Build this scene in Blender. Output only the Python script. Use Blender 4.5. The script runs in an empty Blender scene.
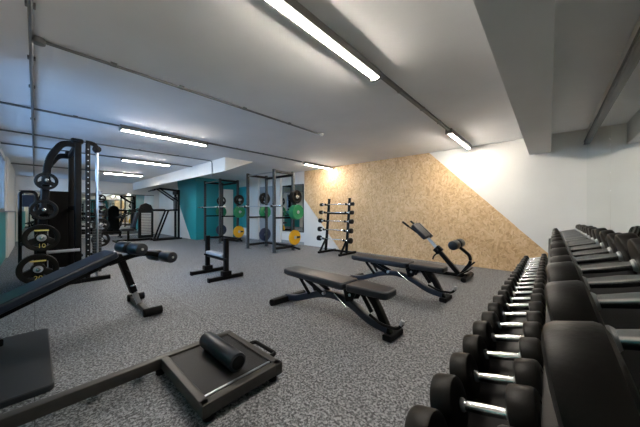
import bpy, bmesh, math, random
from mathutils import Vector, Matrix, Euler
random.seed(7)
C = bpy.context.scene.collection
R = math.radians
PI = math.pi

# ------------------------------------------------------------------ materials
def nt(name):
    m = bpy.data.materials.new(name); m.use_nodes = True
    t = m.node_tree; t.nodes.clear()
    o = t.nodes.new('ShaderNodeOutputMaterial'); b = t.nodes.new('ShaderNodeBsdfPrincipled')
    t.links.new(b.outputs[0], o.inputs[0])
    return m, t, b
def coords(t, scale=(1,1,1), rot=(0,0,0), kind='Object'):
    c = t.nodes.new('ShaderNodeTexCoord'); mp = t.nodes.new('ShaderNodeMapping')
    mp.inputs['Scale'].default_value = scale; mp.inputs['Rotation'].default_value = rot
    t.links.new(c.outputs[kind], mp.inputs[0]); return mp.outputs[0]
def ramp(t, fac, stops, interp='LINEAR'):
    r = t.nodes.new('ShaderNodeValToRGB'); r.color_ramp.interpolation = interp
    e = r.color_ramp.elements
    while len(e) < len(stops): e.new(.5)
    for el, (p, c) in zip(e, stops):
        el.position = p; el.color = (*c, 1) if len(c) == 3 else c
    t.links.new(fac, r.inputs[0]); return r.outputs[0]
def mixc(t, fac, a, b, mode='MIX'):
    n = t.nodes.new('ShaderNodeMix'); n.data_type = 'RGBA'; n.blend_type = mode
    for sock, v in ((n.inputs[0], fac), (n.inputs[6], a), (n.inputs[7], b)):
        if hasattr(v, 'is_linked'): t.links.new(v, sock)
        elif isinstance(v, (int, float)): sock.default_value = v
        else: sock.default_value = (*v, 1)
    return n.outputs[2]
def simple(name, col, rough=.5, metal=0., var=.06, scale=14., bump=0., coat=0., spec=None):
    m, t, b = nt(name)
    co = coords(t); n = t.nodes.new('ShaderNodeTexNoise'); n.inputs['Scale'].default_value = scale; n.inputs['Detail'].default_value = 4
    t.links.new(co, n.inputs['Vector'])
    lo = tuple(max(0, c*(1-var)) for c in col); hi = tuple(min(1, c*(1+var)) for c in col)
    t.links.new(ramp(t, n.outputs[0], [(.3, lo), (.7, hi)]), b.inputs['Base Color'])
    b.inputs['Roughness'].default_value = rough; b.inputs['Metallic'].default_value = metal
    b.inputs['Coat Weight'].default_value = coat
    if spec is not None: b.inputs['Specular IOR Level'].default_value = spec
    if bump:
        n2 = t.nodes.new('ShaderNodeTexNoise'); n2.inputs['Scale'].default_value = scale*12; t.links.new(co, n2.inputs['Vector'])
        bp = t.nodes.new('ShaderNodeBump'); bp.inputs['Strength'].default_value = bump; bp.inputs['Distance'].default_value = .004
        t.links.new(n2.outputs[0], bp.inputs['Height']); t.links.new(bp.outputs[0], b.inputs['Normal'])
    return m
def floor_mat():
    m, t, b = nt('speckled_rubber')
    co = coords(t)
    n = t.nodes.new('ShaderNodeTexNoise'); n.inputs['Scale'].default_value = 60; n.inputs['Detail'].default_value = 3; n.inputs['Roughness'].default_value = .75
    t.links.new(co, n.inputs['Vector'])
    v = t.nodes.new('ShaderNodeTexVoronoi'); v.inputs['Scale'].default_value = 100; t.links.new(co, v.inputs['Vector'])
    base = ramp(t, n.outputs[0], [(.37, (.018,.020,.024)), (.5, (.084,.089,.100)), (.63, (.34,.352,.38))])
    fl = ramp(t, v.outputs['Color'], [(.62, (0,0,0)), (.72, (1,1,1))])
    c = mixc(t, fl, base, (.34,.35,.375))
    c = mixc(t, .6, base, c)
    br = t.nodes.new('ShaderNodeTexBrick'); t.links.new(coords(t, (1,1,1)), br.inputs['Vector'])
    br.offset = .37; br.inputs['Scale'].default_value = 1; br.inputs['Mortar Size'].default_value = .0022; br.inputs['Brick Width'].default_value = 5.0; br.inputs['Row Height'].default_value = 1.25
    c = mixc(t, br.outputs['Fac'], c, (.02,.02,.022))
    t.links.new(c, b.inputs['Base Color']); b.inputs['Roughness'].default_value = .62
    bp = t.nodes.new('ShaderNodeBump'); bp.inputs['Strength'].default_value = .25; bp.inputs['Distance'].default_value = .002
    t.links.new(n.outputs[0], bp.inputs['Height']); t.links.new(bp.outputs[0], b.inputs['Normal'])
    return m
def osb_mat():
    m, t, b = nt('strand_board')
    layers = []
    for i, (rot, sc) in enumerate((((0, .5, 0), (9, 1, 30)), ((0, -.75, 0), (12, 1, 34)), ((0, 1.45, 0), (10, 1, 28)))):
        co = coords(t, (1,1,1), rot)
        mp = t.nodes.new('ShaderNodeMapping'); mp.inputs['Scale'].default_value = sc; t.links.new(co, mp.inputs[0])
        v = t.nodes.new('ShaderNodeTexVoronoi'); v.inputs['Scale'].default_value = 1.15; t.links.new(mp.outputs[0], v.inputs['Vector'])
        s = t.nodes.new('ShaderNodeSeparateColor'); t.links.new(v.outputs['Color'], s.inputs[0])
        layers.append(s)
    pal = [(0, (.36,.20,.085)), (.22, (.53,.335,.16)), (.55, (.66,.45,.24)), (.85, (.74,.54,.32)), (1, (.80,.62,.40))]
    a = ramp(t, layers[0].outputs[0], pal); c2 = ramp(t, layers[1].outputs[0], pal); c3 = ramp(t, layers[2].outputs[0], pal)
    k1 = ramp(t, layers[1].outputs[1], [(.48, (0,0,0)), (.52, (1,1,1))]); k2 = ramp(t, layers[2].outputs[1], [(.58, (0,0,0)), (.62, (1,1,1))])
    c = mixc(t, k1, a, c2); c = mixc(t, k2, c, c3)
    n = t.nodes.new('ShaderNodeTexNoise'); n.inputs['Scale'].default_value = 3; t.links.new(coords(t), n.inputs['Vector'])
    c = mixc(t, .45, c, ramp(t, n.outputs[0], [(.3, (.62,.39,.19)), (.7, (.74,.50,.27))]))
    t.links.new(c, b.inputs['Base Color']); b.inputs['Roughness'].default_value = .62
    return m
def plaster(name, col, rough=.7):
    return simple(name, col, rough, var=.03, scale=2.2, bump=.08)
def emit(name, col, strength):
    m = bpy.data.materials.new(name); m.use_nodes = True; t = m.node_tree; t.nodes.clear()
    o = t.nodes.new('ShaderNodeOutputMaterial'); e = t.nodes.new('ShaderNodeEmission')
    e.inputs[0].default_value = (*col, 1); e.inputs[1].default_value = strength
    t.links.new(e.outputs[0], o.inputs[0]); return m
def pane_mat():
    m = bpy.data.materials.new('window_glass'); m.use_nodes = True; t = m.node_tree; t.nodes.clear()
    o = t.nodes.new('ShaderNodeOutputMaterial'); a = t.nodes.new('ShaderNodeBsdfTransparent'); g = t.nodes.new('ShaderNodeBsdfGlossy')
    a.inputs[0].default_value = (.93,.96,.97,1); g.inputs['Roughness'].default_value = .02
    f = t.nodes.new('ShaderNodeFresnel'); f.inputs[0].default_value = 1.45; mx = t.nodes.new('ShaderNodeMixShader')
    t.links.new(f.outputs[0], mx.inputs[0]); t.links.new(a.outputs[0], mx.inputs[1]); t.links.new(g.outputs[0], mx.inputs[2]); t.links.new(mx.outputs[0], o.inputs[0])
    return m
def mirror_mat():
    m, t, b = nt('mirror_silver')
    n = t.nodes.new('ShaderNodeTexNoise'); n.inputs['Scale'].default_value = .7; t.links.new(coords(t), n.inputs['Vector'])
    t.links.new(ramp(t, n.outputs[0], [(0, (.76,.80,.77)), (1, (.80,.83,.80))]), b.inputs['Base Color'])
    b.inputs['Metallic'].default_value = 1; b.inputs['Roughness'].default_value = .015
    return m
M = dict(
    floor=floor_mat(), osb=osb_mat(), mirror=mirror_mat(), pane=pane_mat(),
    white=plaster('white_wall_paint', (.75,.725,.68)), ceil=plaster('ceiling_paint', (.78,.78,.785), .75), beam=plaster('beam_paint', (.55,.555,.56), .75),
    teal=plaster('teal_wall_paint', (.012,.27,.29), .45), greydoor=plaster('grey_door_paint', (.30,.32,.33), .5),
    black=simple('black_powder_coat', (.004,.004,.0045), .42, .0, bump=.05, spec=.12), black2=simple('satin_black_steel', (.005,.005,.006), .40, 0, spec=.2),
    grey=simple('grey_powder_coat', (.035,.039,.041), .45, 0, spec=.3), vinyl=simple('black_vinyl', (.013,.016,.023), .42, var=.12, bump=.12, spec=.38),  # vinyl tinted slightly blue to carry the window sheen in its colour
    vinyl_sky=simple('sky_tinted_black_vinyl', (.010,.017,.032), .33, var=.1, bump=.06, spec=.4),  # black vinyl with the sky's blue sheen mixed into its base colour
    padgrey=simple('light_grey_vinyl', (.30,.31,.33), .5), foam=simple('black_foam', (.010,.013,.019), .38, var=.1, bump=.08, spec=.4),
    rubber=simple('black_rubber', (.005,.005,.006), .6, bump=.1, spec=.12), urethane=simple('dumbbell_urethane', (.0065,.006,.0056), .45, var=.18, scale=9, bump=.12, spec=.17),
    chrome=simple('chrome', (.70,.72,.74), .22, 1., var=.03), steel=simple('brushed_steel', (.55,.57,.60), .36, 1., var=.05), alu=simple('anodised_rail', (.085,.085,.08), .4, .6),
    conduit=simple('galvanised_conduit', (.16,.165,.17), .45, .5), batten=simple('batten_housing', (.17,.165,.15), .5),
    plastic=simple('white_plastic', (.75,.75,.74), .45), green=simple('green_bumper_rubber', (.008,.20,.075), .45, var=.1), yellow=simple('yellow_bumper_rubber', (.78,.42,.012), .45, var=.06),
    navy=simple('navy_bumper_rubber', (.012,.022,.06), .45, var=.1), yprint=simple('yellow_print', (.72,.58,.16), .6), matblack=simple('exercise_mat', (.012,.015,.020), .5, bump=.1, spec=.35), bprint=simple('black_print', (.015,.013,.01), .6),
    ptop=simple('platform_rubber_top', (.010,.010,.011), .5, bump=.3, scale=25, spec=.3), bronze=simple('grey_bronze_steel', (.035,.032,.029), .45, .2), winframe=simple('window_frame_paint', (.22,.24,.26), .5),
    ground=simple('outside_paving', (.35,.36,.37), .9, scale=3), tan=simple('tan_board', (.5,.33,.18), .7),
    light=emit('strip_light_diffuser', (1.0, .915, .80), 72.0),
)

# ------------------------------------------------------------------ mesh builder
def rrect(w, h, r=.0, n=3):
    if r <= 0: return [(-w/2,-h/2),(w/2,-h/2),(w/2,h/2),(-w/2,h/2)]
    out = []
    for cx, cy, a0 in ((w/2-r,-h/2+r,-PI/2),(w/2-r,h/2-r,0),(-w/2+r,h/2-r,PI/2),(-w/2+r,-h/2+r,PI)):
        for k in range(n+1):
            a = a0 + PI/2*k/n; out.append((cx+r*math.cos(a), cy+r*math.sin(a)))
    return out
def circ(r, n=14): return [(r*math.cos(2*PI*k/n), r*math.sin(2*PI*k/n)) for k in range(n)]
def fillet(pts, rad, n=6):
    pts = [Vector(p) for p in pts]; out = [pts[0]]
    for i in range(1, len(pts)-1):
        p, a, b = pts[i], pts[i-1]-pts[i], pts[i+1]-pts[i]
        d = min(rad, a.length*.48, b.length*.48); s, e = p+a.normalized()*d, p+b.normalized()*d
        for k in range(n+1):
            u = k/n; out.append(s*(1-u)**2 + p*2*u*(1-u) + e*u*u)
    out.append(pts[-1]); return out
class MB:
    def __init__(s): s.bm = bmesh.new()
    def box(s, c, size, rot=None):
        r = bmesh.ops.create_cube(s.bm, size=1.)
        mt = Matrix.Translation(c) @ (Euler(rot).to_matrix().to_4x4() if rot else Matrix()) @ Matrix.Diagonal((*size, 1))
        bmesh.ops.transform(s.bm, matrix=mt, verts=r['verts']); return s
    def sweep(s, pts, prof, up=(0,0,1), scales=None):
        pts = [Vector(p) for p in pts]; rings = []; up = Vector(up)
        for i, p in enumerate(pts):
            if i == 0: d = pts[1]-p
            elif i == len(pts)-1: d = p-pts[i-1]
            else: d = (pts[i+1]-p).normalized() + (p-pts[i-1]).normalized()
            d.normalize(); sd = d.cross(up)
            if sd.length < .05: sd = d.cross(Vector((1,0,0)) if abs(d.x) < .9 else Vector((0,1,0)))
            sd.normalize(); v = sd.cross(d); k = scales[i] if scales else 1
            rings.append([s.bm.verts.new(p + sd*x*k + v*y*k) for x, y in prof])
        n = len(prof)
        for a, b in zip(rings, rings[1:]):
            for k in range(n): s.bm.faces.new((a[k], a[(k+1)%n], b[(k+1)%n], b[k]))
        s.bm.faces.new(list(reversed(rings[0]))); s.bm.faces.new(rings[-1]); return s
    def tube(s, pts, r, n=12, rad=0, up=(0,0,1)): return s.sweep(fillet(pts, rad) if rad else pts, circ(r, n), up)
    def beam(s, p, q, w, h, r=.006, up=(0,0,1)): return s.sweep([p, q], rrect(w, h, min(r, w*.3, h*.3)), up)
    def path(s, pts, w, h, rad=.05, r=.006, up=(0,0,1)): return s.sweep(fillet(pts, rad), rrect(w, h, min(r, w*.3, h*.3)), up)
    def lathe(s, p, axis, prof, n=28):
        """prof: (along, radius) pairs"""
        p = Vector(p); ax = Vector(axis).normalized(); t = Vector((0,0,1)) if abs(ax.z) < .9 else Vector((1,0,0))
        u = ax.cross(t).normalized(); v = ax.cross(u); rings = []
        for a, r in prof:
            r = max(r, 1e-4); rings.append([s.bm.verts.new(p + ax*a + (u*math.cos(2*PI*k/n) + v*math.sin(2*PI*k/n))*r) for k in range(n)])
        for a, b in zip(rings, rings[1:]):
            for k in range(n): s.bm.faces.new((a[k], a[(k+1)%n], b[(k+1)%n], b[k]))
        s.bm.faces.new(list(reversed(rings[0]))); s.bm.faces.new(rings[-1]); return s
    def ring(s, p, axis, prof, n=40):
        """closed profile turned about an axis: (along, radius) pairs"""
        p = Vector(p); ax = Vector(axis).normalized(); t = Vector((0,0,1)) if abs(ax.z) < .9 else Vector((1,0,0))
        u = ax.cross(t).normalized(); v = ax.cross(u)
        rs = [[s.bm.verts.new(p + ax*a + (u*math.cos(2*PI*k/n) + v*math.sin(2*PI*k/n))*r) for k in range(n)] for a, r in prof]
        for i in range(len(rs)):
            a, b = rs[i], rs[(i+1) % len(rs)]
            for k in range(n): s.bm.faces.new((a[k], a[(k+1)%n], b[(k+1)%n], b[k]))
        return s
    def cyl(s, p, q, r, n=24, b=None):
        d = Vector(q)-Vector(p); L = d.length; b = min(r*.15, L*.2) if b is None else b
        return s.lathe(p, d, [(0, r-b), (b*.3, r-b*.3), (b, r), (L-b, r), (L-b*.3, r-b*.3), (L, r-b)], n)
    def prism(s, poly, o, ex, ey, ez):
        """poly in (ex, ey) plane from o, extruded by vector ez"""
        o, ex, ey, ez = map(Vector, (o, ex, ey, ez))
        lo = [s.bm.verts.new(o+ex*x+ey*y) for x, y in poly]; hi = [s.bm.verts.new(v.co+ez) for v in lo]
        n = len(lo); s.bm.faces.new(list(reversed(lo))); s.bm.faces.new(hi)
        for k in range(n): s.bm.faces.new((lo[k], lo[(k+1)%n], hi[(k+1)%n], hi[k]))
        return s
    def build(s, name, mat, parent=None, bevel=0, smooth=35, loc=None, rot=None):
        bmesh.ops.recalc_face_normals(s.bm, faces=s.bm.faces)
        me = bpy.data.meshes.new(name); s.bm.to_mesh(me); s.bm.free()
        me.materials.append(M[mat] if isinstance(mat, str) else mat)
        o = bpy.data.objects.new(name, me); C.objects.link(o)
        if bevel:
            b = o.modifiers.new('Bevel', 'BEVEL'); b.width = bevel; b.segments = 3; b.limit_method = 'ANGLE'; b.angle_limit = R(40)
        me.polygons.foreach_set('use_smooth', [True]*len(me.polygons)); me.set_sharp_from_angle(angle=R(smooth))
        if parent: o.parent = parent
        if loc: o.location = loc
        if rot: o.rotation_euler = rot
        return o
def tag(o, label=None, cat=None, group=None, kind=None):
    if label: o['label'] = label
    if cat: o['category'] = cat
    if group: o['group'] = group
    if kind: o['kind'] = kind
    return o
def thing(name, label, cat, loc=(0,0,0), rotz=0, group=None):
    o = bpy.data.objects.new(name, None); C.objects.link(o); o.empty_display_size = .1
    o.location = loc; o.rotation_euler = (0,0,rotz); return tag(o, label, cat, group)
def struct(name, mb, mat, parent=None, bevel=0):
    o = mb.build(name, mat, parent, bevel)
    if not parent: o['kind'] = 'structure'
    return o
def dup(root, loc, rot=None, label=None, group=None):
    r = root.copy(); C.objects.link(r); r.location = loc
    if rot is not None: r.rotation_euler = rot
    if label: r['label'] = label
    if group: r['group'] = group
    for ch in list(root.children):
        c = ch.copy(); C.objects.link(c); c.parent = r
        for g in list(ch.children):
            d = g.copy(); C.objects.link(d); d.parent = c
    return r
ORD = 'nearest second third fourth fifth sixth seventh eighth ninth tenth eleventh twelfth thirteenth fourteenth fifteenth sixteenth seventeenth eighteenth nineteenth twentieth twenty-first twenty-second twenty-third twenty-fourth'.split()

# ------------------------------------------------------------------ room
XL, XR, YF, YB, H = -15.6, .48, -.5, 6.35, 2.6
struct('floor', MB().box(((XL+XR)/2, (YF+YB)/2, -.05), (XR-XL+.6, YB-YF+.6, .1)), 'floor')
bpy.data.objects['floor'].location = (0, 0, 0)
struct('ceiling', MB().box(((XL+XR)/2, (YF+YB)/2, H+.06), (XR-XL+.6, YB-YF+.6, .12)), 'ceil')
struct('wall_back', MB().box(((XL+XR)/2, YB+.1, H/2), (XR-XL+.5, .2, H)), 'white')
struct('wall_right', MB().box((XR+.1, (YF+YB)/2, H/2), (.2, YB-YF, H)), 'white')
struct('wall_left', MB().box((XL-.1, (YF+YB)/2, H/2), (.2, YB-YF, H)), 'white')
# window wall: teal to sill height, white piers above, window openings
WIN = [(-15.3, -14.2), (-10.2, -7.4), (-6.8, -3.7)]
SILL, HEAD = 1.2, 2.5
struct('wall_front', MB().box(((XL+XR)/2, YF-.1, SILL/2), (XR-XL+.5, .2, SILL)), 'teal')
m = MB(); m.box(((XL+XR)/2, YF-.1, (HEAD+H)/2), (XR-XL+.5, .2, H-HEAD))
xs = [XL-.2] + [v for w in WIN for v in w] + [XR+.2]
for k in range(0, len(xs), 2): m.box(((xs[k]+xs[k+1])/2, YF-.1, (SILL+HEAD)/2), (xs[k+1]-xs[k], .2, HEAD-SILL))
struct('wall_front_upper', m, 'white')
for i, (a, b) in enumerate(WIN):
    f = MB(); y = YF-.035
    for z in (SILL+.03, HEAD-.03): f.box(((a+b)/2, y, z), (b-a, .06, .06))
    n = max(2, round((b-a)/1.0))
    for k in range(n+1): f.box((a+.03+(b-a-.06)*k/n, y, (SILL+HEAD)/2), (.06, .06, HEAD-SILL))
    w = struct(f'window_{i+1}', f, 'winframe')
    MB().box(((a+b)/2, y, (SILL+HEAD)/2), (b-a-.04, .012, HEAD-SILL-.04)).build('window_pane', 'pane', w)
struct('trim_sill', MB().box((-6.7, YF+.02, SILL-.01), (12.6, .12, .03)), 'winframe')
struct('column_front', MB().box((-12.1, YF+.02, H/2), (3.4, .04, H)), 'white')
struct('ground_outside', MB().box((-7, -15.7, -.1), (70, 30, .1)), 'ground')
# teal block at the far end with white diagonal and white panel
BX, BY = -10.9, 4.46
struct('wall_teal_block', MB().box(((XL+BX)/2, (BY+YB)/2, H/2), (BX-XL, YB-BY, H)), 'teal')
struct('trim_white_diagonal', MB().prism([(XL+.02, 0), (-11.45, 0), (-12.6, 1.35), (-13.0, 2.6), (XL+.02, 2.6)], (0, BY, 0), (1,0,0), (0,0,1), (0,-.006,0)), 'white')
struct('trim_white_panel', MB().box((BX+.02, 5.80, 1.09), (.04, .62, 2.18)), 'white', bevel=.004)
# back wall: strand board, pier, pilasters, teal panel, door, mirror
struct('trim_strand_board', MB().prism([(-6.42, H-.002), (-6.42, 1.62), (-4.86, .0), (-.5, .0), (-.5, .905), (-2.16, H-.002)], (0, YB, 0), (1,0,0), (0,0,1), (0,-.02,0)), 'osb')
struct('wall_pier', MB().box(((XR-.5)/2, YB-.03, H/2), (XR+.5, .06, H)), 'white')
struct('trim_strand_board_pier', MB().prism([(-.5, 0), (.36, 0), (.36, .04), (-.5, .905)], (0, YB-.06, 0), (1,0,0), (0,0,1), (0,-.012,0)), 'osb')
struct('trim_teal_panel', MB().box((-10.42, YB-.02, 1.37), (.93, .04, 1.84)), 'teal')
for i, (a, b) in enumerate(((-9.92, -9.12), (-8.08, -7.68))):
    struct(f'trim_pilaster_{i+1}', MB().box(((a+b)/2, YB-.04, H/2), (b-a, .08, H)), 'white')
d1 = struct('door_1', MB().box((-8.6, YB-.02, 1.1), (.9, .04, 2.2)), 'greydoor', bevel=.004)
MB().tube([(-8.25, YB-.04, 1.02), (-8.25, YB-.09, 1.02), (-8.37, YB-.09, 1.02)], .01, rad=.02).build('door_handle', 'steel', d1)
t = thing('wall_mirror', 'dark-edged wall mirror beside the strand-board wall, behind the nearer power rack', 'mirror', (-7.03, YB, .45))
MB().box((0, -.012, .85), (1.08, .016, 1.66)).build('mirror_glass', 'mirror', t)
m = MB()
for x in (-.555, .555): m.box((x, -.015, .85), (.03, .03, 1.72))
for z in (.005, 1.695): m.box((0, -.015, z), (1.08, .03, .03))
m.build('mirror_frame', 'black', t)
t = thing('wall_mirror', 'wide mirror on the far end wall beneath the white wall band', 'mirror', (XL, 1.9, 0))
MB().box((.01, 0, 1.04), (.016, 4.6, 1.92)).build('mirror_glass', 'mirror', t)
m = MB(); m.box((.012, 0, 2.015), (.024, 4.64, .03)); m.box((.012, 0, .07), (.024, 4.64, .02)); m.build('mirror_frame', 'alu', t)
for i, (a, b) in enumerate(((3.9915, 6.28), (.2, 3.9885))):
    lb = ('tall wall mirror panel meeting the white corner beyond the dumbbell racks', 'tall wall mirror panel at the picture edge alongside the nearer dumbbells')[i]
    tag(MB().box((XR-.006, (a+b)/2, 1.19), (.012, b-a, 2.28)).build('wall_mirror', 'mirror', None, .002), lb, 'mirror', 'mirror panels on the right wall')
m = MB(); m.box((XR-.018, 3.15, 2.36), (.036, 6.25, .06)); m.box((XR-.042, 3.15, 2.383), (.014, 6.25, .012)); m.box((XR-.042, 3.15, 2.338), (.014, 6.25, .012))
tag(m.build('mirror_track', 'alu', None, .003), 'dark metal track along the top of the mirrored right wall', 'track')
# dropped beam and bulkhead
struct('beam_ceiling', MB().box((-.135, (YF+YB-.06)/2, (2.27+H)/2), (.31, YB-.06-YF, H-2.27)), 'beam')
struct('beam_bulkhead', MB().prism([(0, 0), (0, .36), (.85, .36)], (XL, 3.3, 2.24), (0,1,0), (0,0,1), (-6.27-XL, 0, 0)), 'white')
struct('baseboard_back', MB().box((-8.65, YB-.008, .05), (4.4, .016, .1)), 'greydoor')

# ------------------------------------------------------------------ ceiling services
def strip(x, y0, y1, label):
    t = thing('strip_light', label, 'ceiling light', (x, (y0+y1)/2, H), 0, 'linear strip lights on the ceiling'); L = y1-y0
    MB().box((0, 0, -.035), (.10, L, .07)).build('housing', 'batten', t, .004)
    MB().sweep([(0, -L/2+.02, -.076), (0, L/2-.02, -.076)], rrect(.042, .020, .008)).build('diffuser', 'light', t)
    for s in (-1, 1): MB().box((0, s*(L/2-.012), -.044), (.104, .03, .086)).build('end_cap', 'batten', t, .004)
strip(-1.30, .80, 2.30, 'long strip light overhead, nearest the dropped ceiling beam')
strip(-1.28, 4.70, 6.16, 'strip light above the white part of the strand-board wall')
strip(-5.2, .92, 2.34, 'strip light over the floor near the tall cable machine')
strip(-5.17, 5.1, 6.31, 'strip light above the barbell rack')
strip(-8.3, 1.5, 2.65, 'strip light seen just past the cable machine, nearer of two far ones')
strip(-11.6, 1.6, 2.75, 'strip light above the far mirrored end, farthest of all')
def conduit(pts, label, r=.013, clips=(), box=None, mat='conduit', rad=.06):
    t = thing('conduit', label, 'conduit pipe', pts[0], 0, 'surface conduits on the ceiling'); o = Vector(pts[0])
    q = [Vector(p)-o for p in pts]; MB().tube(q, r, 10, rad if len(q) > 2 else 0).build('pipe', mat, t)
    for c in clips:
        c = Vector(c)-o; MB().box(c+Vector((0,0,.006)), (.05, .05, .024)).build('saddle_clip', mat, t, .003)
    if box:
        for b in box: MB().cyl(Vector(b)-o+Vector((0,0,-.03)), Vector(b)-o+Vector((0,0,.018)), .042).build('junction_box', mat, t)
ZC = H-.018
t = thing('cable_trunking', 'grey trunking joining the two strip lights nearest the beam', 'trunking', (-1.28, 2.3, H))
MB().box((0, 1.2, -.018), (.045, 2.4, .034)).build('channel', 'conduit', t, .003)
for y in (.5, 1.2, 1.9): MB().box((0, y, -.02), (.056, .03, .04)).build('coupling', 'conduit', t, .003)
conduit([(-3.08, .02, ZC), (-3.08, 3.42, ZC)], 'conduit running across the open ceiling to a small white detector', clips=[(-3.08, y, ZC) for y in (.5, 1.1, 1.9, 2.7)], box=[(-3.08, .02, ZC)])
conduit([(-.6, -.02, ZC), (-15.3, -.02, ZC)], 'conduit along the ceiling close to the window wall crossing all others', clips=[(x, -.02, ZC) for x in (-2.6, -3.5, -4.3, -5.8)], r=.014)
conduit([(-5.2, -.46, ZC), (-5.2, .92, ZC)], 'short conduit from window wall to the strip light near the cable machine', clips=[(-5.2, .4, ZC)])
conduit([(-5.18, 2.34, ZC), (-5.18, 5.0, ZC)], 'conduit joining the strip light near the cable machine to the one above the barbells', clips=[(-5.18, y, ZC) for y in (3, 3.7, 4.4)], r=.016)
conduit([(-6.95, -.46, ZC), (-6.95, 3.275, ZC), (-6.95, 3.275, 2.16)], 'conduit turning down the face of the white bulkhead', clips=[(-6.95, y, ZC) for y in (.8, 1.6, 2.4)])
conduit([(-8.3, -.46, ZC), (-8.3, 1.5, ZC)], 'dark conduit feeding the strip light just past the cable machine', r=.016)
conduit([(-8.3, 2.65, ZC), (-8.3, 3.28, ZC)], 'conduit stub running from a far strip light to the white bulkhead', r=.016)
conduit([(-11.6, -.46, ZC), (-11.6, 1.6, ZC)], 'dark conduit feeding the farthest strip light', r=.018)
t = thing('smoke_detector', 'small white round detector on the ceiling at a conduit end', 'detector', (-3.08, 3.47, H))
MB().lathe((0,0,0), (0,0,-1), [(0,.05), (.015,.05), (.03,.042), (.045,.02)]).build('detector_body', 'plastic', t)
MB().cyl((0,0,-.044), (0,0,-.052), .012).build('sensor', 'steel', t)

# ------------------------------------------------------------------ pads
def pad(x0, x1, w0, w1, z0, z1, bev=.02, nx=1):
    """padded board along x, width w0 at x0 and w1 at x1, rounded ends"""
    r = .04; poly = []
    for cx, cy, a0 in ((x1-r, -w1/2+r, -PI/2), (x1-r, w1/2-r, 0), (x0+r, w0/2-r, PI/2), (x0+r, -w0/2+r, PI)):
        for k in range(5):
            a = a0 + PI/2*k/4; poly.append((cx+r*math.cos(a), cy+r*math.sin(a)))
    return MB().prism(poly, (0,0,z0), (1,0,0), (0,1,0), (0,0,z1-z0))

# ------------------------------------------------------------------ adjustable benches
def make_bench(label, loc, rz):
    t = thing('weight_bench', label, 'bench', loc, rz, 'adjustable benches on the open floor')
    pad(-.72, .28, .26, .30, .388, .458).build('back_pad', 'vinyl', t, .018)
    pad(.31, .76, .30, .22, .388, .458).build('seat_pad', 'vinyl', t, .018)
    pad(-.70, .26, .22, .26, .38, .396).build('back_board', 'black', t)
    pad(.33, .74, .26, .18, .38, .396).build('seat_board', 'black', t)
    MB().path([(-.78, 0, .05), (-.60, 0, .07), (-.15, 0, .235), (.08, 0, .265), (.30, 0, .22), (.52, 0, .11), (.72, 0, .085)], .075, .075, .16, .012).build('main_beam', 'vinyl_sky', t)
    MB().beam((-.76, -.26, .04), (-.76, .26, .04), .08, .07, .01).build('rear_foot', 'black', t)
    for s in (-1, 1):
        MB().cyl((-.76, s*.26, .04), (-.76, s*.285, .04), .04).build('foot_cap', 'rubber', t)
    MB().path([(.52, 0, .375), (.60, 0, .28), (.70, 0, .10), (.73, 0, .045)], .07, .07, .05, .012).build('front_post', 'black', t)
    MB().beam((.74, -.07, .03), (.74, .17, .03), .09, .055, .012).build('front_foot', 'rubber', t)
    MB().tube([(.55, -.05, .19), (.70, -.09, .15), (.86, -.09, .16), (.90, -.08, .215)], .014, rad=.06).build('handle', 'black', t)
    MB().cyl((.885, -.082, .20), (.905, -.08, .245), .017).build('handle_grip', 'steel', t)
    for s in (-1, 1):
        MB().beam((-.36, s*.06, .375), (-.06, s*.06, .255), .012, .05, .003).build('support_strut', 'black', t)
        MB().beam((-.44, s*.075, .375), (-.30, s*.05, .20), .012, .04, .003).build('ladder_arm', 'black', t)
    MB().cyl((-.06, -.075, .265), (-.06, .075, .265), .016).build('pivot_bolt', 'steel', t)
    MB().tube([(.10, -.06, .30), (.20, -.06, .235), (.27, -.06, .19)], .011).build('adjuster_lever', 'chrome', t)
    for s in (-1, 1): MB().prism([(.22, .385), (.40, .385), (.34, .27), (.26, .25)], (0, s*.05, 0), (1,0,0), (0,0,1), (0, .01*s, 0)).build('hinge_bracket', 'black', t)
    for s in (-1, 1): MB().beam((.45, s*.05, .385), (.57, s*.05, .22), .012, .045, .003).build('seat_strut', 'black', t)
    MB().cyl((.31, -.07, .33), (.31, .07, .33), .014).build('hinge_bolt', 'steel', t)
    return t
bench = make_bench('black padded flat bench on open floor, closest of two to the camera', (-1.85, 2.25, 0), R(-2))
dup(bench, (-1.78, 3.66, 0), (0,0,R(-2)), 'black padded flat bench standing between the front bench and back extension machine')

# ------------------------------------------------------------------ back extension
t = thing('back_extension_bench', 'black back extension bench standing in front of the strand-board wall', 'gym machine', (-1.2, 5.1, 0))
MB().beam((-.72, 0, .05), (.12, 0, .05), .07, .06).build('base_beam', 'black', t)
MB().beam((.12, -.28, .035), (.12, .28, .035), .075, .065).build('base_foot', 'black', t)
MB().beam((-.72, -.2, .035), (-.72, .2, .035), .065, .065).build('base_foot', 'black', t)
for s in (-1, 1): MB().cyl((.12, s*.28, .035), (.12, s*.30, .035), .04).build('foot_cap', 'rubber', t)
MB().beam((-.02, 0, .07), (-.40, 0, .50), .075, .07).build('lower_beam', 'black', t)
MB().beam((-.36, 0, .455), (-.62, 0, .75), .05, .05).build('sliding_post', 'steel', t)
MB().box((-.37, 0, .465), (.12, .10, .13), (0, R(-49)+PI/2, 0)).build('collar', 'black', t, .01)
MB().cyl((-.37, -.05, .47), (-.37, -.12, .47), .02).build('collar_knob', 'rubber', t)
MB().tube([(-.36, -.03, .42), (-.44, -.03, .35), (-.46, -.03, .28)], .014, rad=.03).build('adjuster_lever', 'black', t)
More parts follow.
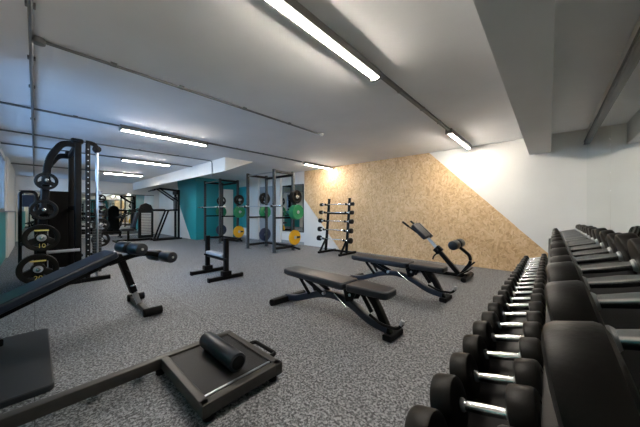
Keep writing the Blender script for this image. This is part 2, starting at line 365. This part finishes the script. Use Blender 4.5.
for s in (-1, 1):
    o = pad(-.19, .17, .20, .20, -.035, .05).build('hip_pad', 'vinyl', t, .02, loc=(-.66, s*.105, .80), rot=(R(s*-14), R(43), 0))
    MB().tube([(-.60, s*.14, .72), (-.72, s*.2, .80), (-.98, s*.2, .98)], .014, rad=.05).build('handle', 'black', t)
    MB().cyl((-.86, s*.2, .897), (-.985, s*.2, .985), .02).build('handle_grip', 'rubber', t)
MB().beam((-.60, -.18, .73), (-.60, .18, .73), .05, .05).build('pad_bracket', 'black', t)
MB().path([(.02, 0, .07), (.17, 0, .30), (.16, 0, .42), (-.03, 0, .57)], .05, .05, .12, .008).build('roller_arm', 'black', t)
MB().cyl((-.05, -.26, .60), (-.05, .26, .60), .016).build('roller_axle', 'steel', t)
for s in (-1, 1): MB().cyl((-.05, s*.04, .60), (-.05, s*.28, .60), .082, b=.03).build('ankle_roller', 'foam', t)
MB().beam((.02, 0, .08), (.25, -.12, .33), .03, .02).build('step_lever', 'black', t)
m = MB(); m.box((.08, 0, .12), (.22, .34, .02), (0, R(-35), 0)); m.build('foot_plate', 'black', t, .004)

# ------------------------------------------------------------------ barbell rack and barbells
t = thing('barbell_rack', 'black upright rack holding five fixed barbells against the strand-board wall', 'rack', (-4.5, 5.78, 0))
LV = [(.42, -.17), (.68, -.14), (.93, -.115), (1.17, -.09), (1.40, -.065)]
for s in (-1, 1):
    x = s*.37
    MB().beam((x, -.42, .03), (x, .34, .03), .06, .06).build('foot', 'black', t)
    MB().beam((x, -.10, .05), (x, .06, 1.53), .06, .06).build('upright', 'black', t)
    MB().beam((x, -.36, .05), (x, -.07, .42), .045, .045).build('diagonal_brace', 'black', t)
    MB().box((x, .06, 1.545), (.066, .066, .03)).build('upright_cap', 'rubber', t, .005)
    for z, y in LV:
        m = MB(); m.box((x, y-.035+.03, z-.035), (.05, .11, .02)); m.box((x, y-.055, z-.01), (.05, .014, .06)); m.build('hook', 'black', t, .003)
MB().beam((-.37, .02, 1.13), (.37, .02, 1.13), .05, .06, up=(0,1,0)).build('crossbar', 'black', t)
MB().beam((-.37, .16, .04), (.37, .16, .04), .05, .05).build('crossbar', 'black', t)
names = ['lowest', 'second lowest', 'middle', 'second highest', 'topmost']
for k, (z, y) in enumerate(LV):
    rr = .078 - .007*k
    t = thing('fixed_barbell', f'{names[k]} black-ended fixed barbell on the rack by the strand-board wall', 'barbell', (-4.5, 5.78+y-.012, z-.012), 0, 'fixed barbells on the upright rack')
    MB().cyl((-.46, 0, 0), (.46, 0, 0), .014, 12).build('bar', 'chrome', t)
    for s in (-1, 1):
        MB().cyl((s*.50, 0, 0), (s*.60, 0, 0), rr, b=.014).build('weight_head', 'urethane', t)
        MB().cyl((s*.45, 0, 0), (s*.505, 0, 0), .026).build('collar', 'steel', t)

# ------------------------------------------------------------------ power racks
def make_rack(label, loc, w):
    t = thing('power_rack', label, 'power rack', loc, 0, 'power racks by the teal wall'); d = .72; hh = 2.4
    for x in (0, -w):
        for y in (0, d):
            u = MB().beam((x, y, .012), (x, y, hh), .075, .075, .008).build('upright', 'grey', t)
            m = MB()
            for k in range(24): m.cyl((x+.0376, y, .3+k*.085), (x+.0386, y, .3+k*.085), .013, 10)
            m.build('peg_holes', 'black', u)
            MB().box((x, y, .006), (.16, .12, .012)).build('base_plate', 'grey', u, .003)
        MB().beam((x, 0, .12), (x, d, .12), .06, .07).build('base_rail', 'black', t)
        MB().beam((x, 0, hh-.06), (x, d, hh-.06), .06, .07).build('top_rail', 'black', t)
        MB().beam((x, .0, 1.0), (x, d, 1.0), .04, .05).build('safety_bar', 'black', t)
        s = 1 if x == 0 else -1
        for z in (.4, 1.17, 1.63):
            MB().cyl((x+s*.03, d, z), (x+s*(.26 if z > 1 else .125), d, z), .024, 16).build('storage_peg', 'steel', t)
        m = MB(); m.box((x+s*0, -.075, 1.315), (.05, .08, .025)); m.box((x, -.108, 1.34), (.05, .014, .07)); m.box((x, -.044, 1.36), (.05, .014, .12)); m.build('bar_hook', 'black', t, .003)
    MB().beam((0, d, hh-.10), (-w, d, hh-.10), .06, .07).build('rear_crossbar', 'black', t)
    MB().tube([(0, 0, hh-.08), (-w, 0, hh-.08)], .018).build('pull_up_bar', 'steel', t)
    MB().beam((0, d, .12), (-w, d, .12), .05, .07).build('rear_base_rail', 'black', t)
    m = MB(); m.beam((0, d, .10), (.30, d, .06), .05, .05); m.build('rear_outrigger', 'black', t)
    return t
make_rack('grey power rack with barbell, nearer the strand-board wall and its mirror', (-5.86, 4.57, 0), 1.35)
make_rack('grey power rack with barbell, farther away beside the teal wall', (-9.06, 4.57, 0), 1.24)
def barbell(cx, label):
    t = thing('olympic_barbell', label, 'barbell', (cx, 4.57-.075, 1.345), 0, 'barbells in the power racks')
    MB().cyl((-.66, 0, 0), (.66, 0, 0), .0145, 14).build('bar_shaft', 'steel', t)
    for s in (-1, 1):
        MB().cyl((s*.67, 0, 0), (s*1.1, 0, 0), .025, 18).build('bar_sleeve', 'chrome', t)
        MB().cyl((s*.655, 0, 0), (s*.685, 0, 0), .037, 18).build('bar_collar', 'steel', t)
barbell(-6.535, 'empty steel barbell resting in the power rack near the strand-board wall')
barbell(-9.68, 'empty steel barbell resting in the far power rack beside the teal wall')
PLATE = {}
def plate(col, r, th, loc, label, group, sgn=1, mark=None):
    """disc facing +x, flush hub and raised rim; loc is the inner face centre"""
    key = (col, r, th)
    if key not in PLATE:
        t = thing('weight_plate', label, 'weight plate', loc, 0, group)
        if col == 'urethane':
            m = MB(); m.ring((0,0,0), (1,0,0), [(0,r*.70), (0,r-.008), (.006,r), (th-.006,r), (th,r-.008), (th,r*.76), (th-.006,r*.70)])
            m.ring((0,0,0), (1,0,0), [(0,.026), (0,r*.36), (th-.004,r*.36), (th,r*.30), (th,.026)], 28)
            for k in range(3):
                a = PI/2 + k*2*PI/3
                m.sweep([(th*.5, r*.30*math.cos(a), r*.30*math.sin(a)), (th*.5, r*.76*math.cos(a), r*.76*math.sin(a))], rrect(th*.8, r*.42, .006), up=(0, -math.sin(a), math.cos(a)))
            m.build('plate_disc', col, t)
        else: MB().lathe((0,0,0), (1,0,0), [(0,.027), (0,r-.01), (.006,r), (th-.006,r), (th,r-.008), (th,r*.82), (th-.008,r*.78), (th-.008,r*.36), (th,r*.32), (th,.027)], 40).build('plate_disc', col, t)
        MB().lathe((0,0,0), (1,0,0), [(-.0005,.052), (th+.002,.052), (th+.003,.045), (th+.003,.03)], 24).build('hub_ring', 'steel' if r > .17 else 'black2', t)
        if col == 'yellow':
            m = MB(); m.box((th-.004, .125, 0), (.009, .13, .06)); m.build('printed_band', 'bprint', t)
        PLATE[key] = t
    else: t = dup(PLATE[key], loc, None, label, group)
    t.rotation_euler = (0, 0, 0 if sgn > 0 else PI)
    return t
Yp = 4.57+.72
def stack(x, s, spec, where):
    for z, col, n in spec:
        o = .05
        for k in range(n):
            r, th = (.225, .06) if col in ('yellow', 'green', 'navy') else (.2, .045)
            pos = '' if n == 1 else ('outermost ' if k == n-1 else ('innermost ' if k == 0 else 'middle '))
            cn = 'black' if col == 'urethane' else col
            plate(col, r, th, (x+s*o, Yp, z+(.027-.024)*-1), f'{pos}{cn} bumper plate on the {where}', 'bumper plates stored on the power racks', s)
            o += th+.004
stack(-5.86, 1, [(1.63, 'urethane', 3), (1.17, 'green', 3), (.4, 'yellow', 1)], 'rear post of near rack, mirror side')
stack(-7.21, -1, [(1.63, 'urethane', 2), (1.17, 'green', 1), (.4, 'navy', 1)], 'rear post of near rack, door side')
stack(-9.06, 1, [(1.63, 'urethane', 2), (1.17, 'green', 2), (.4, 'yellow', 1)], 'rear post of far rack, door side')
stack(-10.3, -1, [(1.63, 'urethane', 1), (1.17, 'green', 1), (.4, 'navy', 1)], 'rear post of far rack, teal wall side')

# ------------------------------------------------------------------ low barbell stand
t = thing('low_barbell_stand', 'low black two-post stand with grey padded crossbar, in mid floor before the power racks', 'stand', (-4.6, 2.25, 0))
for s in (-1, 1):
    x = s*.36
    MB().beam((x, -.30, .035), (x, .30, .035), .07, .065, .01).build('foot', 'black', t)
    for q in (-1, 1): MB().box((x, q*.305, .035), (.078, .03, .072)).build('foot_cap', 'rubber', t, .006)
    MB().beam((x, 0, .06), (x, 0, .72), .075, .075, .01).build('upright', 'black', t)
    MB().box((x, 0, .10), (.11, .16, .09)).build('gusset', 'black', t, .01)
    MB().path([(x, .02, .69), (x, .20, .665), (x, .28, .69)], .05, .035, .05).build('bar_arm', 'black', t)
    MB().cyl((x+s*.03, -.045, .36), (x+s*.03+.09, -.045, .36), .018).build('clamp_knob', 'rubber', t)
MB().beam((-.36, 0, .345), (.36, 0, .345), .07, .05, .01).build('crossbar', 'black', t)
MB().beam((-.31, 0, .405), (.31, 0, .405), .12, .06, .018).build('crossbar_pad', 'padgrey', t)

# ------------------------------------------------------------------ hip thrust platform with roller
PX0, PX1, PY0, PY1 = -2.17, -1.42, .62, 1.18
t = thing('hip_thrust_platform', 'low black steel platform with rubber top and long side rail on foreground floor', 'exercise platform', (PX0, PY0, 0))
W, D = PX1-PX0, PY1-PY0
MB().box((W/2, D/2, .10), (W-.1, D-.06, .02)).build('platform_top', 'ptop', t, .004)
m = MB(); m.box((W/2, D/2, .052), (W-.14, D-.1, .08)); m.build('platform_body', 'black', t)
MB().beam((.03, D, .085), (.03, -.95, .085), .06, .075).build('side_rail', 'bronze', t)
MB().beam((.06, .02, .085), (W, .02, .085), .05, .075).build('cross_rail', 'bronze', t)
MB().beam((.06, D-.025, .085), (W, D-.025, .085), .05, .075).build('end_rail', 'bronze', t)
MB().beam((W-.03, 0, .085), (W-.03, D, .085), .055, .075).build('edge_rail', 'bronze', t)
MB().box((W-.085, D/2, .112), (.014, D-.08, .008)).build('edge_strip', 'steel', t)
MB().tube([(.28, D, .075), (.28, D+.09, .075), (.56, D+.09, .075), (.56, D, .075)], .016, rad=.03).build('handle', 'black', t)
for y in (D-.05, .0, -.88):
    MB().cyl((.03, y, .0), (.03, y, .05), .03).build('rubber_foot', 'rubber', t)
for y in (-.12, -.36): MB().cyl((-.035, y, .05), (.0, y, .05), .04).build('rail_knob', 'rubber', t)
for y in (.05, D-.05): MB().cyl((W-.05, y, .0), (W-.05, y, .05), .03).build('rubber_foot', 'rubber', t)
t = thing('foam_roller', 'dark cylindrical foam roller lying across the low floor platform', 'roller', (-1.81, .92, .111+.062))
MB().lathe((-.24,0,0), (1,0,0), [(0,.05), (.006,.06), (.012,.062), (.468,.062), (.474,.06), (.48,.05)], 32).build('roller_body', 'foam', t)
for s in (-1, 1): MB().cyl((s*.24, 0, 0), (s*.243, 0, 0), .045).build('end_cap', 'rubber', t)

# ------------------------------------------------------------------ corner mat
t = thing('exercise_mat', 'dark flat exercise mat on the floor in the near corner', 'mat', (-3.09, -.19, 0))
pad(-.62, .62, .56, .56, .0, .045).build('mat_body', 'matblack', t, .008)

# ------------------------------------------------------------------ decline bench (axis along local +y = high end)
t = thing('decline_bench', 'sloping padded sit-up bench with foam leg rollers beside the cable machine', 'bench', (-3.78, .87, 0), R(14))
# local frame: origin at post foot; y positive beyond the high end
hi, lo = Vector((0, -.27, .685)), Vector((0, -1.33, .26))
u = (hi-lo).normalized(); nrm = Vector((0, -u.z, u.y)); L = (hi-lo).length
o = pad(0, L, .30, .29, 0, .08).build('bench_pad', 'vinyl_sky', t, .02)
ex = u; ez = nrm; ey = ez.cross(ex)
o.matrix_local = Matrix((( ex.x, ey.x, ez.x, lo.x), (ex.y, ey.y, ez.y, lo.y), (ex.z, ey.z, ez.z, lo.z), (0,0,0,1)))
MB().beam(lo-nrm*.035+u*.06, hi-nrm*.035+u*.06, .08, .06, .01).build('pad_beam', 'black', t)
MB().beam((0, -.20, .62), (0, -.07, .22), .075, .065, .01).build('post_sleeve', 'black', t)
MB().beam((0, -.07, .24), (0, -.005, .05), .05, .045, .006).build('post_inner', 'steel', t)
MB().beam((-.36, .09, .04), (.36, -.09, .04), .06, .06, .01).build('base_bar', 'bronze', t)
for s in (-1, 1):
    MB().cyl((s*.36-.012, s*-.09-.05, .045), (s*.36+.035, s*-.09+.13, .045), .045).build('rubber_foot', 'rubber', t)
MB().cyl((0, -.11, .30), (.13, -.13, .33), .012).build('locking_pin', 'chrome', t)
MB().cyl((-.01, -.16, .50), (.10, -.16, .48), .014).build('adjuster_pin', 'black', t)
MB().path([(0, -.32, .61), (0, -.06, .67), (0, .08, .67), (0, .28, .60)], .06, .06, .1, .01).build('roller_arm', 'black', t)
for nm, c in (('knee_roller', (0, -.10, .755)), ('ankle_roller', (0, .26, .605))):
    c = Vector(c)
    MB().cyl(c-Vector((.26,0,0)), c+Vector((.26,0,0)), .014).build('roller_axle', 'steel', t)
    for s in (-1, 1): MB().cyl(c+Vector((s*.035,0,0)), c+Vector((s*.25,0,0)), .072, b=.02).build(nm, 'foam', t)
MB().beam((0, -.10, .66), (0, -.10, .755), .05, .05).build('roller_post', 'black', t)
MB().path([(0, -1.18, .27), (0, -1.14, .12), (0, -1.13, .09)], .06, .06, .03).build('low_post', 'black', t)
MB().beam((-.25, -1.12, .077), (.04, -1.12, .077), .06, .06, .01).build('low_base_bar', 'black', t)

# ------------------------------------------------------------------ cable machine with plate storage
t = thing('cable_machine', 'tall black cable machine with arched beams and stored plates by the windows', 'gym machine', (-5.85, .48, 0))
for x, z in ((0, 2.32), (-1.13, 2.28)):
    f = MB().path([(x, .0, z-.02), (x, -.18, z-.02), (x, -.34, z-.30), (x, -.36, 1.7), (x, -.44, .05)], .09, .09, .16, .012, up=(1,0,0)).build('arched_beam', 'black', t)
    MB().beam((x, 0, .0), (x, 0, z+.06), .085, .10, .01).build('front_upright', 'black', t)
    MB().box((x, -.01, z+.04), (.13, .16, .08)).build('upright_cap', 'black', t, .03)
    MB().beam((x, -.56, .035), (x, .42, .035), .09, .07).build('base_rail', 'black', t)
u2 = MB().beam((0, .125, .0), (0, .125, 2.34), .06, .07, .008).build('guide_upright', 'black2', t)
m = MB()
for k in range(22): m.box((.0358, .125, .25+k*.095), (.002, .016, .012))
m.build('height_marks', 'plastic', u2)
MB().path([(0, .10, 2.36), (0, .20, 2.36), (0, .27, 2.25)], .06, .075, .06, .01, up=(1,0,0)).build('pulley_arm', 'black', t)
MB().cyl((-.03, .24, 2.27), (.03, .24, 2.27), .06).build('pulley', 'rubber', t)
MB().cyl((0, .25, .07), (0, .25, 2.25), .014, 14).build('guide_rod', 'steel', t)
MB().cyl((-.12, .25, .07), (-.12, .25, 2.25), .014, 14).build('guide_rod', 'steel', t)
MB().beam((-.14, .25, 2.25), (.03, .25, 2.25), .05, .05).build('rod_bracket', 'black', t)
m = MB()
for k in range(16): m.box((-.06, .25, .16+k*.047), (.11, .11, .04))
m.build('weight_stack', 'grey', t, .004)
MB().box((-.57, -.36, 1.05), (1.05, .03, 1.7)).build('rear_dark_panel', 'rubber', t, .01)  # black panel added behind the frames to darken the gaps
MB().box((-1.1, -.16, .85), (.03, .30, 1.45)).build('side_shroud', 'black', t, .01)
for z in (2.28, 1.25): MB().beam((0, -.02, z), (-1.13, -.02, z), .06, .07).build('crossbar', 'black', t)
MB().beam((.06, -.36, .56), (.06, .02, .56), .03, .045).build('side_rail', 'steel', t)
MB().tube([(-.05, .04, .45), (-1.08, .04, .45)], .03).build('low_crossbar', 'black', t)
MB().beam((0, -.36, .12), (-1.13, -.36, .12), .08, .08).build('rear_base_rail', 'black', t)
PEG = [(1.66, -.36, .13, 2, 'urethane'), (1.22, -.385, .155, 2, 'urethane'), (.80, -.41, .20, 3, 'urethane'), (.335, -.445, .22, 3, 'urethane')]
for z, y, r, n, c in PEG:
    MB().cyl((.03, y, z), (.30, y, z), .024, 16).build('storage_peg', 'chrome', t)
wl = ['topmost peg', 'second peg from top', 'third peg from top', 'lowest peg']
for i, (z, y, r, n, c) in enumerate(PEG):
    o = .055
    for k in range(n):
        pos = ('outermost', 'inner')[0 if k == n-1 else 1] if n < 3 else ('innermost', 'middle', 'outermost')[k]
        p = plate('urethane', r, .04+.0001*i, (-5.85+o, .48+y, z-.003), f'{pos} black plate on the {wl[i]} of the cable machine', 'plates stored on the cable machine')
        o += .046
        if k == n-1:
            # radial grip slots and printed weight
            txt = {2: '10', 3: '20'}.get(i)
            if txt:
                for dz, hgt in ((-r*.60, r*.36),):
                    cu = bpy.data.curves.new('weight_number', 'FONT'); cu.body = txt; cu.size = hgt*1.2; cu.align_x = 'CENTER'; cu.align_y = 'CENTER'; cu.extrude = .0008
                    tmp = bpy.data.objects.new('weight_number', cu); C.objects.link(tmp); bpy.context.view_layer.update()
                    me = bpy.data.meshes.new_from_object(tmp.evaluated_get(bpy.context.evaluated_depsgraph_get())); bpy.data.objects.remove(tmp)
                    me.materials.clear(); me.materials.append(M['yprint']); q = bpy.data.objects.new('weight_number', me); C.objects.link(q); q.parent = p
                    q.location = (.0425, 0, dz); q.rotation_euler = (PI/2, 0, PI/2)
                m = MB(); m.box((.0405, 0, r*.56), (.002, r*.75, r*.10)); m.build('printed_band', 'yprint', p)

# hoop framed machine behind, by the window
t = thing('hoop_frame_machine', 'narrow black tubular hoop frame standing behind the plate stack by the windows', 'gym machine', (-8.45, -.12, 0))
MB().tube([(0, -.09, .04), (0, -.09, 1.62), (0, .14, 1.62), (0, .14, .04)], .03, rad=.08, up=(1,0,0)).build('hoop', 'black', t)
MB().beam((-.25, -.09, .03), (.25, -.09, .03), .06, .06).build('foot', 'black', t)
MB().beam((-.25, .14, .03), (.25, .14, .03), .06, .06).build('foot', 'black', t)
MB().box((0, .025, 1.42), (.03, .17, .26)).build('upper_pad', 'vinyl_sky', t, .012)
MB().box((.02, .025, .5), (.34, .22, .07)).build('seat', 'vinyl', t, .02)

# plate tree behind the cable machine
t = thing('plate_tree', 'white-posted plate tree seen just past the cable machine', 'rack', (-9.3, 1.22, 0))
MB().beam((0, 0, .05), (0, 0, 1.75), .07, .07).build('post', 'padgrey', t)
MB().beam((-.3, 0, .03), (.3, 0, .03), .08, .06).build('base_foot', 'black', t); MB().beam((0, -.3, .032), (0, .3, .032), .08, .06).build('base_foot', 'black', t)
for z in (.42, .82, 1.2, 1.55): MB().cyl((.03, 0, z), (.24, 0, z), .024, 16).build('storage_peg', 'chrome', t)
for i, (z, r) in enumerate(((.42, .2), (.82, .18), (1.2, .15), (1.55, .11))):
    plate('urethane', r, .05, (-9.3+.06, 1.22, z-.003), f'{("lowest", "second lowest", "second highest", "topmost")[i]} black plate on the far white-posted plate tree', 'plates on the plate tree')

# ------------------------------------------------------------------ far machines
t = thing('chest_press_machine', 'black seated press machine with rounded weight tower near the far mirror', 'gym machine', (-12.3, 3.05, 0))
MB().prism([(-.26, .1), (.26, .1), (.26, 1.25), (.18, 1.45), (0, 1.53), (-.18, 1.45), (-.26, 1.25)], (.0, 0, 0), (0,1,0), (0,0,1), (-.14,0,0)).build('weight_tower', 'black2', t, .02)
m = MB()
for k in range(14): m.box((.012, 0, .25+k*.065), (.02, .34, .05))
m.build('weight_stack', 'steel', t, .004)
MB().box((.0, -.62, .47), (.40, .40, .09)).build('seat', 'vinyl', t, .03)
MB().box((.0, -.38, .85), (.34, .10, .62), (R(-12), 0, 0)).build('backrest', 'vinyl', t, .03)
MB().beam((0, .2, .05), (0, -1.0, .05), .09, .08).build('base_beam', 'black', t)
MB().beam((0, -.6, .05), (0, -.6, .44), .07, .07).build('seat_post', 'black', t)
MB().beam((-.35, -1.0, .04), (.35, -1.0, .04), .07, .07).build('foot', 'black', t)
for s in (-1, 1):
    MB().tube([(s*.25, -.1, 1.35), (s*.34, -.42, 1.2), (s*.34, -.85, .95), (s*.2, -.95, .95)], .024, rad=.1).build('press_arm', 'black', t)
    MB().cyl((s*.34, -.85, .95), (s*.2, -.95, .95), .03).build('handle_grip', 'rubber', t)
t = thing('power_tower', 'tall black dip and pull-up tower in front of the teal and white wall', 'gym machine', (-12.1, 4.0, 0))
for x in (-.05, .32):
    MB().beam((x, .1, .05), (x, .1, 2.1), .08, .08).build('upright', 'black', t)
    MB().beam((x, .22, .035), (x, -.85, .035), .08, .07).build('base_rail', 'black', t)
    MB().path([(x, .1, 1.25), (x, -.35, 1.22), (x, -.75, 1.22)], .06, .06, .05).build('dip_arm', 'black', t)
    MB().beam((x, .1, 1.6), (x, -.62, 2.12), .05, .05).build('top_brace', 'black', t)
    MB().path([(x, .1, 2.08), (x, -.62, 2.13), (x, -.85, 2.02)], .05, .05, .1).build('pull_up_arm', 'black', t)
    MB().cyl((x, -.42, 1.25), (x, -.78, 1.25), .028).build('handle_grip', 'rubber', t)
    MB().beam((x, -.7, .06), (x, -.3, 1.2), .06, .06).build('front_leg', 'black', t)
MB().tube([(-.28, -.85, 2.02), (.55, -.85, 2.02)], .02).build('pull_up_bar', 'black', t)
MB().box((.135, .03, 1.5), (.26, .08, .62)).build('back_pad', 'vinyl', t, .02)
MB().beam((-.05, .12, 1.25), (.32, .12, 1.25), .06, .06).build('crossbar', 'black', t)
MB().box((.135, .05, 1.98), (.5, .10, .16)).build('top_housing', 'black', t, .03)
t = thing('low_cardio_machine', 'low long black machine with v-shaped upright arms before the far mirror', 'gym machine', (-14.6, 1.75, 0))
MB().beam((0, -.9, .30), (0, .9, .22), .12, .12, .02).build('rail', 'black', t)
MB().box((0, -.85, .35), (.36, .42, .40)).build('flywheel_housing', 'black', t, .1)
for s in (-1, 1): MB().beam((0, -.8, .5), (0, -.8+s*.25, 1.55), .05, .05, up=(1,0,0)).build('upright_arm', 'black', t)
MB().box((0, .2, .36), (.26, .34, .08)).build('seat', 'vinyl', t, .03)
for y in (-.85, .85): MB().beam((-.28, y, .03), (.28, y, .03), .08, .06).build('foot', 'black', t)
for y in (-.85, .85): MB().beam((0, y, .04), (0, y, .22), .08, .08).build('leg', 'black', t)

# ------------------------------------------------------------------ dumbbell racks and dumbbells
TH = R(15); ct, st = math.cos(TH), math.sin(TH)
def up_z(x): return .845 + math.tan(TH)*x
def lo_z(x): return .475 + math.tan(TH)*(x+.27)
def make_dumbbell_rack(label, y0, y1):
    t = thing('dumbbell_rack', label, 'dumbbell rack', (0, (y0+y1)/2, 0), 0, 'two-tier dumbbell racks along the mirrored wall'); L = (y1-y0)
    for xa, xb, f in ((-.30, .03, lo_z), (-.01, .38, up_z)):
        xm = (xa+xb)/2; w = (xb-xa)/ct
        s = MB().box((xm, 0, f(xm)-.012), (w, L, .012), (0, -TH, 0)).build('shelf', 'black', t, .003)
        for x in (xa+.04, xb): MB().box((x, 0, f(x)-.018), (.012, L, .03), (0, -TH, 0)).build('shelf_lip', 'black2', s, .003)
    for s in (-1, 1):
        y = s*(L/2-.05)
        MB().beam((-.32, y, .03), (.42, y, .03), .07, .06).build('foot', 'black', t)
        MB().path([(-.20, y, .05), (-.20, y, lo_z(-.20)-.03)], .06, .07).build('front_post', 'black', t)
        MB().path([(.27, y, .05), (.27, y, up_z(.27)-.03)], .06, .07).build('rear_post', 'black', t)
        MB().beam((-.28, y, lo_z(-.28)-.04), (.27, y, lo_z(.27)-.04), .05, .05).build('lower_bracket', 'black', t)
        MB().beam((.0, y, up_z(.0)-.04), (.34, y, up_z(.34)-.04), .05, .05).build('upper_bracket', 'black', t)
    MB().beam((.27, -L/2+.05, .35), (.27, L/2-.05, .35), .05, .05).build('rear_brace', 'black', t)
make_dumbbell_rack('two-tier black dumbbell rack nearest the camera along the mirrored wall', .10, 2.30)
make_dumbbell_rack('two-tier black dumbbell rack farther off, nearest the white corner', 2.34, 4.54)
def make_dumbbell(r, hl, gl, hr):
    """local x along the handle, origin on the shelf below the middle"""
    t = thing('dumbbell', 'd', 'dumbbell')
    for s in (-1, 1):
        b = .012
        MB().lathe((s*gl/2, 0, 0), (s, 0, 0), [(0, r*.55), (.003, r-b), (.007, r-.003), (.014, r), (hl-.014, r), (hl-.005, r-.004), (hl, r-b-.002), (hl, r*.62), (hl-.003, r*.58)], 36).build('weight_head', 'urethane', t)
        MB().lathe((s*(gl/2-.012), 0, 0), (s, 0, 0), [(0, hr*1.05), (.006, hr*1.35), (.014, hr*1.35)], 20).build('handle_collar', 'steel', t)
    MB().lathe((-gl/2, 0, 0), (1,0,0), [(0, hr*.95), (gl*.2, hr), (gl*.5, hr*1.12), (gl*.8, hr), (gl, hr*.95)], 20).build('handle', 'chrome', t)
    return t
def row(name, n, y_of, r_of, hl_of, gl, hr, xc_of, f, group):
    protos = {}; k = 0
    for i in range(n):
        y = y_of(i); r = r_of(i); hl = hl_of(i); xc = xc_of(i)
        cz = f(xc) + (r+.002)*ct; cx = xc - (r+.002)*st
        lb = (f'{ORD[i]} dumbbell from the camera on the {name}' if i else f'dumbbell nearest the camera on the {name}')
        if i == n-1: lb = f'farthest dumbbell on the {name}, by the white corner'
        key = i//3
        if key not in protos:
            d = make_dumbbell(r, hl, gl, hr); protos[key] = d; d.location = (cx, y, cz); d['label'] = lb; d['group'] = group
        else: d = dup(protos[key], (cx, y, cz), None, lb, group)
        d.rotation_euler = (0, -TH, 0)
YU = [.43+.25*i for i in range(8)]; 
while YU[-1] < 4.25: YU.append(YU[-1]+max(.165, .245-.008*(len(YU)-7)))
nu = len(YU)
def ru(i): i = i//3*3; return .102 - .048*i/nu
row('upper rack tier', nu, lambda i: YU[i], ru, lambda i: .066-.022*(i//3*3)/nu, .155, .0165, lambda i: .180+.0*i/nu, up_z, 'dumbbells on the upper rack tier')
YLo = [.52+.2*i for i in range(5)]
while YLo[-1] < 4.3: YLo.append(YLo[-1]+max(.165, .2-.004*(len(YLo)-5)))
nl = len(YLo)
row('lower rack tier', nl, lambda i: YLo[i], lambda i: .080-.030*(i//3*3)/nl, lambda i: .075-.025*(i//3*3)/nl, .135, .0145, lambda i: -.125+.0*i, lo_z, 'dumbbells on the lower rack tier')

# ------------------------------------------------------------------ camera, world
cam = bpy.data.cameras.new('camera'); co = bpy.data.objects.new('camera', cam); C.objects.link(co)
co.location = (0, 0, 1.2); co.rotation_euler = (PI/2, 0, R(41.9)); cam.lens = 14.4; cam.sensor_width = 36; cam.clip_start = .02; cam.shift_y = -2.5/640
sc = bpy.context.scene; sc.camera = co
w = bpy.data.worlds.new('sky'); sc.world = w; w.use_nodes = True
t = w.node_tree; t.nodes.clear()
o = t.nodes.new('ShaderNodeOutputWorld'); b = t.nodes.new('ShaderNodeBackground')
tc = t.nodes.new('ShaderNodeTexCoord'); sp = t.nodes.new('ShaderNodeSeparateXYZ'); t.links.new(tc.outputs['Generated'], sp.inputs[0])
t.links.new(ramp(t, sp.outputs[2], [(0, (.38,.60,.88)), (.5, (.28,.49,.85)), (1, (.18,.38,.78))]), b.inputs[0])
b.inputs[1].default_value = 7.6
t.links.new(b.outputs[0], o.inputs[0])
vs = sc.view_settings; vs.view_transform = 'Standard'; vs.look = 'None'; vs.gamma = 1; vs.exposure = 1.5; vs.use_curve_mapping = False
